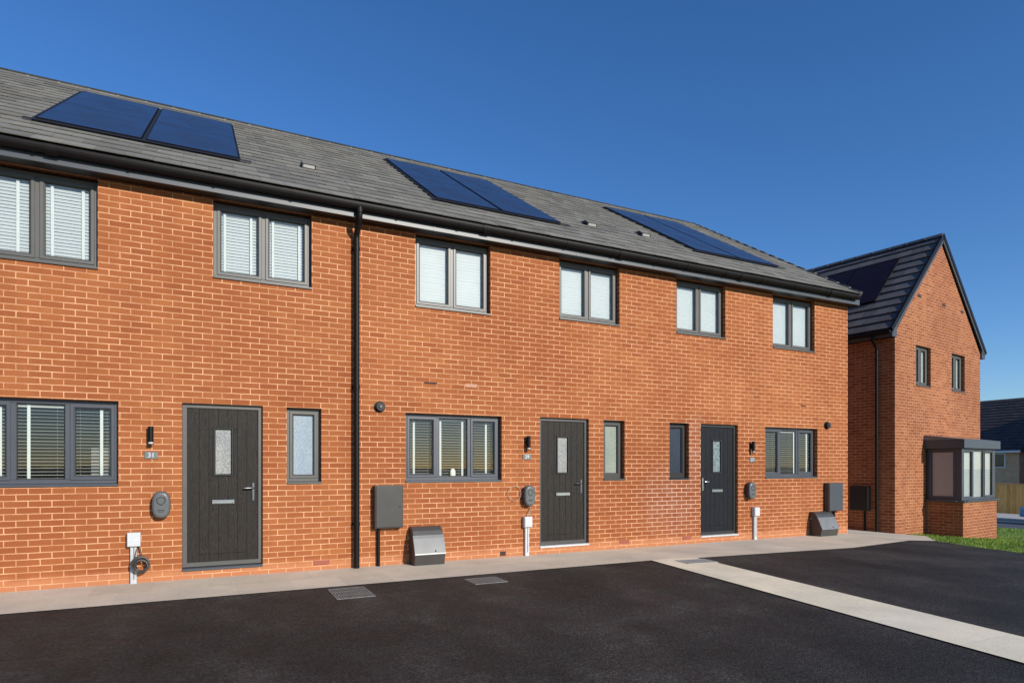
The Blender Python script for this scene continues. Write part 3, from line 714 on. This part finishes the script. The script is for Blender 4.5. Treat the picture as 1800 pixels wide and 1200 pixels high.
# meter cupboards
def meter(X0, X1, Z0, Z1, legx, lab, T=I4, parent=None, y=0, world=True, gz=0, mat='meter'):
    pass
def meter_box(loc, rz, w, hgt, z0, legu, gz, lab, mat='meter', dep=.12):
    o = thing('meter_cupboard', loc, lab, 'meter cupboard', 'electricity meter cupboards', rz)
    def P(n, m, mb, bv=0): mb.world = False; mb.build(n, m, o, bevel=bv)
    b = MB(); b.box(-w/2, w/2, -dep, -.001, z0, z0+hgt); P('case', 'hopper_d', b, .006)
    b = MB(); b.box(-w/2+.012, w/2-.012, -dep-.014, -dep-.0005, z0+.012, z0+hgt-.012); P('door', mat, b, .008)
    b = MB(); b.tube([(w/2-.05,-dep-.014,z0+hgt*.5),(w/2-.05,-dep-.020,z0+hgt*.5)], .012, 12); P('lock', 'gasket', b)
    b = MB(); b.tube([(legu,-.035,gz),(legu,-.035,z0-.001)], .023, 12); P('cable_pipe', 'black', b)
meter_box((2.32,0,0), 0, .41, .612, .552, -.135, 0, 'brown grey electricity meter cupboard between the downpipe and the window of house 29')
meter_box((11.885,0,0), 0, .44, .59, .50, .05, 0, 'grey electricity meter cupboard on the front wall of house 27, near its far corner', 'fascia')
# gas meter boxes on the ground
def gas_box(X, w, lab, s=1.0, d=0.0):
    o = thing('gas_meter_box', (X,0,0), lab, 'gas meter box', 'gas meter boxes at the foot of the wall')
    prof = [(-.001,.0),(-.001,.55*s),(-.06,.553*s),(-.115,.535*s),(-.155,.495*s),(-.185,.44*s),(-.205,.40*s),(-.295,.165*s),(-.255,.0)]
    b = MB(); b.prism(prof, 'x', X-w/2, X+w/2); b.build('body', 'hopper_d', o, bevel=.008)
    b = MB(); b.prism([(-.1885,.43*s),(-.209,.385*s),(-.297,.172*s),(-.303,.172*s),(-.303,.162*s),(-.311,.165*s),(-.305,.182*s),(-.217,.39*s),(-.196,.434*s)], 'x', X-w/2-.004, X+w/2+.004); b.build('lid', 'hopper', o)  # lighter lid colour paints in the sky and sun it reflects
    b = MB(); b.tube([(X+.08,-.285,.215*s),(X+.08,-.305,.209*s)], .009, 12); b.build('lock', 'gasket', o)
    b = MB(); b.tube([(X-w/2-.03,-.06,.40*s),(X-w/2+.01,-.06,.40*s)], .02, 12); b.build('pipe_stub', 'cable', o)
gas_box(2.88, .46, 'grey sloping gas meter box on the path under the ground floor window of house 29')
gas_box(11.48, .52, 'dark grey sloping gas meter box on the path at the far end of the terrace', .90)
# boiler flues
for i, (X, Z) in enumerate([(2.21,2.292),(11.75,2.305)]):
    o = thing('boiler_flue', (X,0,Z), ['round black boiler flue on the wall above the meter cupboard of house 29','black boiler flue sticking out near the far corner of the terrace'][i], 'boiler flue', 'boiler flues on the front wall')
    b = MB(); b.tube([(X,-.001,Z),(X,-.02,Z)], .080, 24); b.build('wall_collar', 'black', o)
    b = MB(); b.tube([(X,-.0205,Z),(X,-.065,Z)], .058, 24); b.build('tube', 'gasket', o)
    b = MB(); b.tube([(X,-.0655,Z),(X,-.085,Z)], [.030,.022], 24); b.build('terminal', 'hopper_d', o)
    if i == 0: pass
# things behind the glass
o = MB(Matrix.Translation((3.385,.139,0)) @ Matrix.Diagonal((1,.44,1,1))); o.tube([(0,0,1.262),(0,0,1.275),(0,0,1.36),(0,0,1.39),(0,0,1.405)], [.034,.045,.045,.034,.010], 20); tag(o.build('ornament', 'ceramic'), 'small white ornament on the sill inside the ground floor window of house 29', 'ornament')
o = MB(); o.box(-1.29,-1.08,.182,.184,1.28,1.66); tag(o.build('paper_sheet', 'paper'), 'pale sheet behind the blind in the lower window of house 31', 'paper')

# ------------------------------------------------------------------ drain covers in the ground
def drain(cx, cy, w, d, n, lab, z=.0, ang=0, pit='tarmac', bar='grate'):
    o = thing('drain_cover', (cx,cy,z), lab, 'drain cover', 'drain covers near the path', R(ang))
    f = MB(); f.world = False; f.ring(-w/2, w/2, -d/2, d/2, [(0,0),(.02,0)])
    f = MB(); f.world = False
    t = .005
    f.box(-w/2,w/2,-d/2,-d/2+.018,.0,t); f.box(-w/2,w/2,d/2-.018,d/2,.0,t); f.box(-w/2,-w/2+.018,-d/2+.0181,d/2-.0181,.0,t); f.box(w/2-.018,w/2,-d/2+.0181,d/2-.0181,.0,t)
    f.build('rim', bar, o)
    f = MB(); f.world = False
    for k in range(n):
        u = -w/2+.022+(w-.044)*(k+.5)/n; f.box(u-(w/n)*.27, u+(w/n)*.27, -d/2+.02, d/2-.02, .002, t-.0005)
    for q in (-d/6, d/6): f.box(-w/2+.02, w/2-.02, q-.006, q+.006, .001, t-.001)
    f.build('bars', bar, o)
    f = MB(); f.world = False; f.box(-w/2+.01,w/2-.01,-d/2+.01,d/2-.01,.0005,.0015); f.build('pit', pit, o)
drain(1.45, -1.74, .42, .60, 13, 'slotted grey drain cover in the tarmac in front of the downpipe')
drain(3.13, -1.72, .44, .38, 13, 'slotted grey drain cover in the tarmac in front of the lower window of house 29')
drain(6.58, -1.72, .52, .36, 9, 'slotted drain cover set in the top end of the pale concrete strip', .011, -8, 'gasket', 'kerb')

# ------------------------------------------------------------------ neighbouring house (turned 8.5 degrees)
NA = R(8.5)
nb = thing('brick_house', (15.11,.664,0), 'detached orange brick house with steep gable and bay window, right of the terrace', 'house', None, NA)
def bl(mb, name, mat, parent=nb, bevel=0): mb.world = False; return mb.build(name, mat, parent, bevel)
W, ZE, ZA, D = 5.28, 4.72, 7.42, 9.0
w = MB(); ops = [(1.13,1.99,3.50,4.55),(3.30,4.18,3.51,4.56)]
wall_grid(w, 0, W, -1.2, ZE, ops)
w.add([(0,0,ZE),(W,0,ZE),(W/2,0,ZA)], [(0,1,2)])
w.add([(0,0,-1.2),(0,D,-1.2),(0,D,ZE),(0,0,ZE)], [(3,2,1,0)]); w.add([(W,0,-1.2),(W,D,-1.2),(W,D,ZE),(W,0,ZE)], [(0,1,2,3)])
w.add([(0,D,-1.2),(W,D,-1.2),(W,D,ZE),(W/2,D,ZA),(0,D,ZE)], [(4,3,2,1,0)])
bl(w, 'wall', 'brick2')
i_ = MB(); i_.box(.05,W-.05,.5,.6,-1,ZE); bl(i_, 'room_lining', 'dark')
for (a,b,c,d) in ops:
    window(nb, I4, a, b, c, d, light2(a, b), 'frame', blind=True, tilt=80, world=False, tape=())
# bay window
bay = MB(); P_ = .84
bay.box(1.68, 3.88, -P_, -.001, -1.2, .53); bl(bay, 'bay_wall', 'brick2')
bs = MB(); bs.box(1.64, 3.93, -P_-.045, -.002, .531, .575); bl(bs, 'bay_sill', 'frame', bevel=.004)
Y0 = -.80
Tf = Matrix.Translation((0, Y0-.089, 0))
fw = window(nb, Tf, 1.74, 3.80, .545, 1.90, light3(1.74, 3.80), 'frame2', blind=True, tilt=76, world=False, tape=())
Ts = Matrix.Translation((1.70-.089, 0, 0)) @ Matrix.Rotation(R(-90), 4, 'Z')
sw = window(nb, Ts, .03, .72, .545, 1.90, [(.08,.67,True)], 'frame2', blind=True, tilt=84, world=False, slatmat='upvc')
Tr = Matrix.Translation((3.84+.089, 0, 0)) @ Matrix.Rotation(R(90), 4, 'Z')
rw = window(nb, Tr, -.72, -.03, .545, 1.90, [(-.67,-.08,True)], 'frame2', blind=True, tilt=76, world=False, tape=())
for q in (1.69, 3.74): cp = MB(); cp.cbox(q, q+.11, -.812, -.70, .58, 1.90); bl(cp, 'corner_post', 'frame2')
cr = MB(); cr.box(1.59, 3.96, -.90, -.001, 1.90, 2.115); ca = bl(cr, 'bay_canopy', 'frame2', bevel=.003)
cr = MB(); cr.prism([(-.901,2.117),(-.001,2.117),(-.001,2.25)], 'x', 1.585, 3.965); bl(cr, 'canopy_top', 'hopper', ca)
# roof: two slopes, dry verges
pitch = math.atan2(2.86, 2.90); sl = 2.90/math.cos(pitch)+.02
TL = Matrix.Translation((-.25,-.06,4.78)) @ Matrix.Rotation(R(-90),4,'Z') @ Matrix.Rotation(pitch,4,'X')
TR = Matrix.Translation((W+.25,-.06,4.78)) @ Matrix.Rotation(R(90),4,'Z') @ Matrix.Rotation(pitch,4,'X')
rf = MB(TL); tiles(rf, -D-.1, 0, 12, sl/12, .33, thick=.018, lift=.042); rf.T = TR; tiles(rf, 0, D+.1, 12, sl/12, .33, thick=.018, lift=.042)
rf.T = I4; zt = 4.78+2.86-.03
rf.add([(-.23,-.05,4.75),(W/2,-.05,zt),(W+.23,-.05,4.75),(-.23,D,4.75),(W/2,D,zt),(W+.23,D,4.75)], [(0,1,4,3),(1,2,5,4)])
ro = bl(rf, 'roof', 'tile2')
rd = MB(); ridge_tiles(rd, 0, D, Matrix.Translation((W/2,-.06,zt-.01)) @ Matrix.Rotation(R(90),4,'Z'), r=.10); bl(rd, 'ridge_tiles', 'tile2', ro)
vg = MB(TL); vg.prism([(-.045,-.05),(.010,-.05),(.010,.052),(-.045,.052)], 'y', -.03, sl); vg.T = TR; vg.prism([(.045,-.05),(-.010,-.05),(-.010,.052),(.045,.052)], 'y', -.03, sl); bl(vg, 'verge_cap', 'black', ro)
bg = MB(TL); bg.box(-.030,-.006,-.02,sl-.10,-.125,-.051) ; bg.T = TR; bg.box(.006,.030,-.02,sl-.10,-.125,-.051); bl(bg, 'bargeboard', 'fascia')
fs = MB(); fs.box(-.235,-.22,-.045,D,4.60,4.74); fs.box(W+.22,W+.235,-.045,D,4.60,4.74); fs.prism([(-.219,4.60),(-.003,4.60),(-.003,4.93),(-.219,4.72)], 'y', -.045, .02); fs.prism([(W+.219,4.60),(W+.003,4.60),(W+.003,4.93),(W+.219,4.72)], 'y', -.045, .02)
bl(fs, 'fascia', 'fascia')
so = MB(); so.box(-.218,-.003,.021,D,4.605,4.62); so.box(W+.003,W+.218,.021,D,4.605,4.62); bl(so, 'soffit', 'soffit')
gt = MB(); gt.tube([(-.285,-.02,4.715),(-.285,D,4.715)], .05, 12); bl(gt, 'gutter', 'black')
for u, z in ((1.32,5.82),(2.79,5.80),(3.99,5.79)):
    v = MB(); v.cbox(u-.09,u+.09,-.012,.02,z-.035,z+.035,.003); bl(v, 'vent_brick', 'render_d')
def nloc(u, v, z=0):  # house-local to world
    return (15.11+u*math.cos(NA)-v*math.sin(NA), .664+u*math.sin(NA)+v*math.cos(NA), z)
# downpipe on the shaded side
o = thing('downpipe', nloc(0,.40,0), 'black downpipe on the shaded side wall of the gabled brick house', 'downpipe', None, NA)
b = MB(); b.world = False; b.tube([(-.285,0,4.66),(-.275,0,4.55),(-.09,0,4.40),(-.06,0,4.34)], .034, 12); b.build('swan_neck', 'black', o)
b = MB(); b.world = False; b.tube([(-.06,0,4.36),(-.06,0,-.22)], .034, 14); b.build('pipe', 'black', o)
for z in (4.1, 2.2, .4): b = MB(); b.world = False; b.tube([(-.06,0,z-.03),(-.06,0,z+.03)], .041, 14); b.build('bracket', 'black', o)
meter_box(nloc(0,.80,0), NA-R(90), .47, .62, .32, .10, -.25, 'black meter cupboard on the shaded side wall of the gabled house', 'gasket')
# solar panels on the neighbour's roof
for k in range(3):
    for r in range(1):
        a = -.83-1.12-k*1.14; Lp = 1.97; d0 = 1.33; w_ = 1.12
        sp = thing('solar_panel', nloc(-.25+d0*math.cos(pitch), -a-w_/2-.06, 4.78+d0*math.sin(pitch)), f'dark solar panel on the gabled house roof, {["nearest the gable edge","second from the gable edge","farthest from the gable edge"][k]}', 'solar panel', 'solar panels on the gabled house', 0)
        TW = nb_T = Matrix.Translation((15.11,.664,0)) @ Matrix.Rotation(NA,4,'Z') @ TL
        fr = MB(TW); fr.box(a,a+w_,d0,d0+.025,.04,.08); fr.box(a,a+w_,d0+Lp-.025,d0+Lp,.04,.08); fr.box(a,a+.025,d0+.0251,d0+Lp-.0251,.04,.08); fr.box(a+w_-.025,a+w_,d0+.0251,d0+Lp-.0251,.04,.08); fr.build('frame', 'black', sp)
        ce = MB(TW); ce.box(a+.0251,a+w_-.0251,d0+.0251,d0+Lp-.0251,.045,.076); ce.build('glass', 'panel_d', sp)

# ------------------------------------------------------------------ far houses, fence, car
X = 48.5
fh = thing('buff_house', (X,22,-1.3), 'distant low buff brick house with dark tiled roof behind the wooden fence', 'house')
w = MB(); wall_opening = [(20.0,21.0,.9,2.0)]
w.box(X, X+8.6, 13.4, 34, -1.5, 2.50); w.build('wall', 'brick3', fh)
r = MB(); T = Matrix.Translation((X-.25, 13.2, 2.48)) @ Matrix.Rotation(R(-90),4,'Z') @ Matrix.Rotation(math.atan(.84),4,'X')
r.T = T; tiles(r, -21, 0, 18, 6.1/18, .33, thick=.02, lift=.04); r.T = I4; r.prism([(X-.2,2.46),(X+4.3,6.24),(X+8.8,2.46)], 'y', 13.22, 34); r.build('roof', 'tile3', fh)
f_ = MB(); f_.box(X-.34, X-.27, 13.2, 34, 2.38, 2.52); f_.build('gutter', 'upvc', fh)
wy0, wy1, wz0, wz1 = 14.25, 15.0, 1.35, 2.36
wn = MB(Matrix.Translation((X,0,0)) @ Matrix.Rotation(R(-90),4,'Z')); wn.ring(-wy1-.07, -wy0+.07, wz0, wz1, [(0,0),(0,-.03),(.08,-.03),(.08,0)]); wo = wn.build('window', 'upvc', fh)
wn = MB(); wn.box(X-.012, X-.002, wy0, wy1, wz0+.05, wz1-.05); wn.build('pane', 'carglass', wo)
X2 = 46.5
rh = thing('red_house', (X2,8.0,-1.3), 'distant dark red brick gable at the right edge, behind the blue car', 'house')
w = MB(); w.box(X2, X2+7, 4.6, 11.45, -1.5, 2.9); w.prism([(4.6,2.9),(11.45,2.9),(8.0,7.2)], 'x', X2, X2+7); w.build('wall', 'brick2', rh)
r = MB(); r.prism([(11.75,2.62),(8.0,7.3),(8.0,7.5),(11.95,2.62)], 'x', X2-.15, X2+7.1); r.prism([(4.35,2.62),(8.0,7.3),(8.0,7.5),(4.15,2.62)], 'x', X2-.15, X2+7.1); r.build('roof', 'tile3', rh)
fx = 38.0
fe = thing('timber_fence', (fx,12,-1.3), 'honey coloured close board timber fence in front of the buff house', 'fence')
b = MB(); y = 8.3; k = 0
while y < 20:
    b.box(fx-.015-(k%2)*.012, fx+.0-(k%2)*.012, y, y+.135, -1.25, .50+random.uniform(-.012,.012), random.random()); y += .14; k += 1
b.build('boards', 'wood', fe)
for y in (8.25, 11.2, 13.4, 15.6): p = MB(); p.box(fx+.01, fx+.11, y-.05, y+.05, -1.35, .55, .3); p.build('post', 'wood', fe)
b = MB(); b.box(fx-.06, fx+.06, 8.3, 20, .515, .55); b.box(fx-.035, fx-.028, 8.3, 20, -1.32, -1.15); b.build('capping_rail', 'wood', fe)

cx_, cyc = 31.7, 3.26
car = thing('parked_car', (cx_,cyc,-1.03), 'pale blue hatchback car parked on the far road at the right edge', 'car')
gz = -1.03
side = [(-2.0,.35),(-2.05,.62),(-1.98,.95),(-1.75,1.06),(-1.2,1.42),(-.2,1.50),(.5,1.42),(1.15,1.02),(1.85,.86),(2.03,.66),(2.05,.35)]
def car_sec(x, inset): return [(x, cyc+p, gz+q) for p, q in side]
b = MB(); n = len(side); secs = [(-.86,0),(-.80,0),(.80,0),(.86,0)]
vs = []
for q in (-1, 1):
    for (p, z) in side:
        hw = .88 if z < 1.0 else .88-(z-1.0)*.48
        vs.append((cx_+q*hw, cyc+p, gz+z))
b.add(vs, [tuple(range(n)), tuple(range(n,2*n))[::-1]]+[(i,n+i,n+(i+1)%n,(i+1)%n) for i in range(n)])
b.build('body', 'paint_blue', car, bevel=.06)
gl = MB()
for q in (-1, 1):
    xa, xb = cx_+q*.885, cx_+q*.675
    gl.add([(xa,cyc-1.55,gz+1.06),(xa,cyc+.95,gz+1.06),(xb+q*.02,cyc+.42,gz+1.39),(xb+q*.02,cyc-1.10,gz+1.39)], [(0,1,2,3)])
gl.add([(cx_-.74,cyc+1.16,gz+1.06),(cx_+.74,cyc+1.16,gz+1.06),(cx_+.62,cyc+.58,gz+1.405),(cx_-.62,cyc+.58,gz+1.405)], [(0,1,2,3)])
gl.build('windows', 'carglass', car)
for q in (-1, 1):
    for p in (-1.25, 1.3):
        t = MB(); t.tube([(cx_+q*.70,cyc+p,gz+.31),(cx_+q*.90,cyc+p,gz+.31)], .31, 24); wh = t.build('wheel', 'tyre', car)
        t = MB(); t.tube([(cx_+q*.89,cyc+p,gz+.31),(cx_+q*.91,cyc+p,gz+.31)], .20, 16); t.build('rim', 'chrome', wh)
    t = MB(); t.box(cx_+q*.62-.16, cx_+q*.62+.16, cyc+1.93, cyc+2.06, gz+.62, gz+.76); t.build('headlight', 'lamp_glass', car)

# ------------------------------------------------------------------ light, sky, camera
AZ, EL = 18.0, 22.0
sd = Vector((math.sin(R(AZ))*math.cos(R(EL)), -math.cos(R(AZ))*math.cos(R(EL)), math.sin(R(EL))))
sun = bpy.data.lights.new('sun', 'SUN'); sun.energy = 5.0; sun.angle = R(.53); sun.color = (1, .94, .84)
so = bpy.data.objects.new('sun', sun); col.objects.link(so); so.rotation_euler = sd.to_track_quat('Z', 'Y').to_euler(); so.location = sd*50
wd = bpy.data.worlds.new('World'); scn.world = wd; wd.use_nodes = True; nt = wd.node_tree
sky = nt.nodes.new('ShaderNodeTexSky'); sky.sky_type = 'NISHITA'; sky.sun_disc = False
sky.sun_elevation = R(EL); sky.sun_rotation = math.atan2(sd.x, sd.y); sky.altitude = 0; sky.air_density = 1.0; sky.dust_density = .2; sky.ozone_density = 3.0
hs = nt.nodes.new('ShaderNodeHueSaturation'); hs.inputs['Saturation'].default_value = 1.2
sc_ = nt.nodes.new('ShaderNodeMix'); sc_.data_type = 'RGBA'; sc_.blend_type = 'MULTIPLY'; sc_.inputs[0].default_value = 1; sc_.inputs[7].default_value = (1.06,1.22,1.50,1)
nt.links.new(hs.outputs[0], sc_.inputs[6])
nt.links.new(sky.outputs[0], hs.inputs['Color']); nt.links.new(sc_.outputs[2], nt.nodes['Background'].inputs[0]); nt.nodes['Background'].inputs[1].default_value = .10
cam = bpy.data.cameras.new('camera'); co = bpy.data.objects.new('camera', cam); col.objects.link(co)
cam.sensor_width = 36; cam.lens = 1090/1800*36; cam.shift_y = (820-600)/1800; cam.clip_end = 3000; cam.clip_start = .05
co.location = (0, -8.87, 1.43); co.rotation_euler = (R(90), 0, -R(26.05))
scn.camera = co
scn.render.engine = 'CYCLES'
scn.view_settings.view_transform = 'Standard'; scn.view_settings.look = 'None'; scn.view_settings.exposure = 0; scn.view_settings.gamma = 1
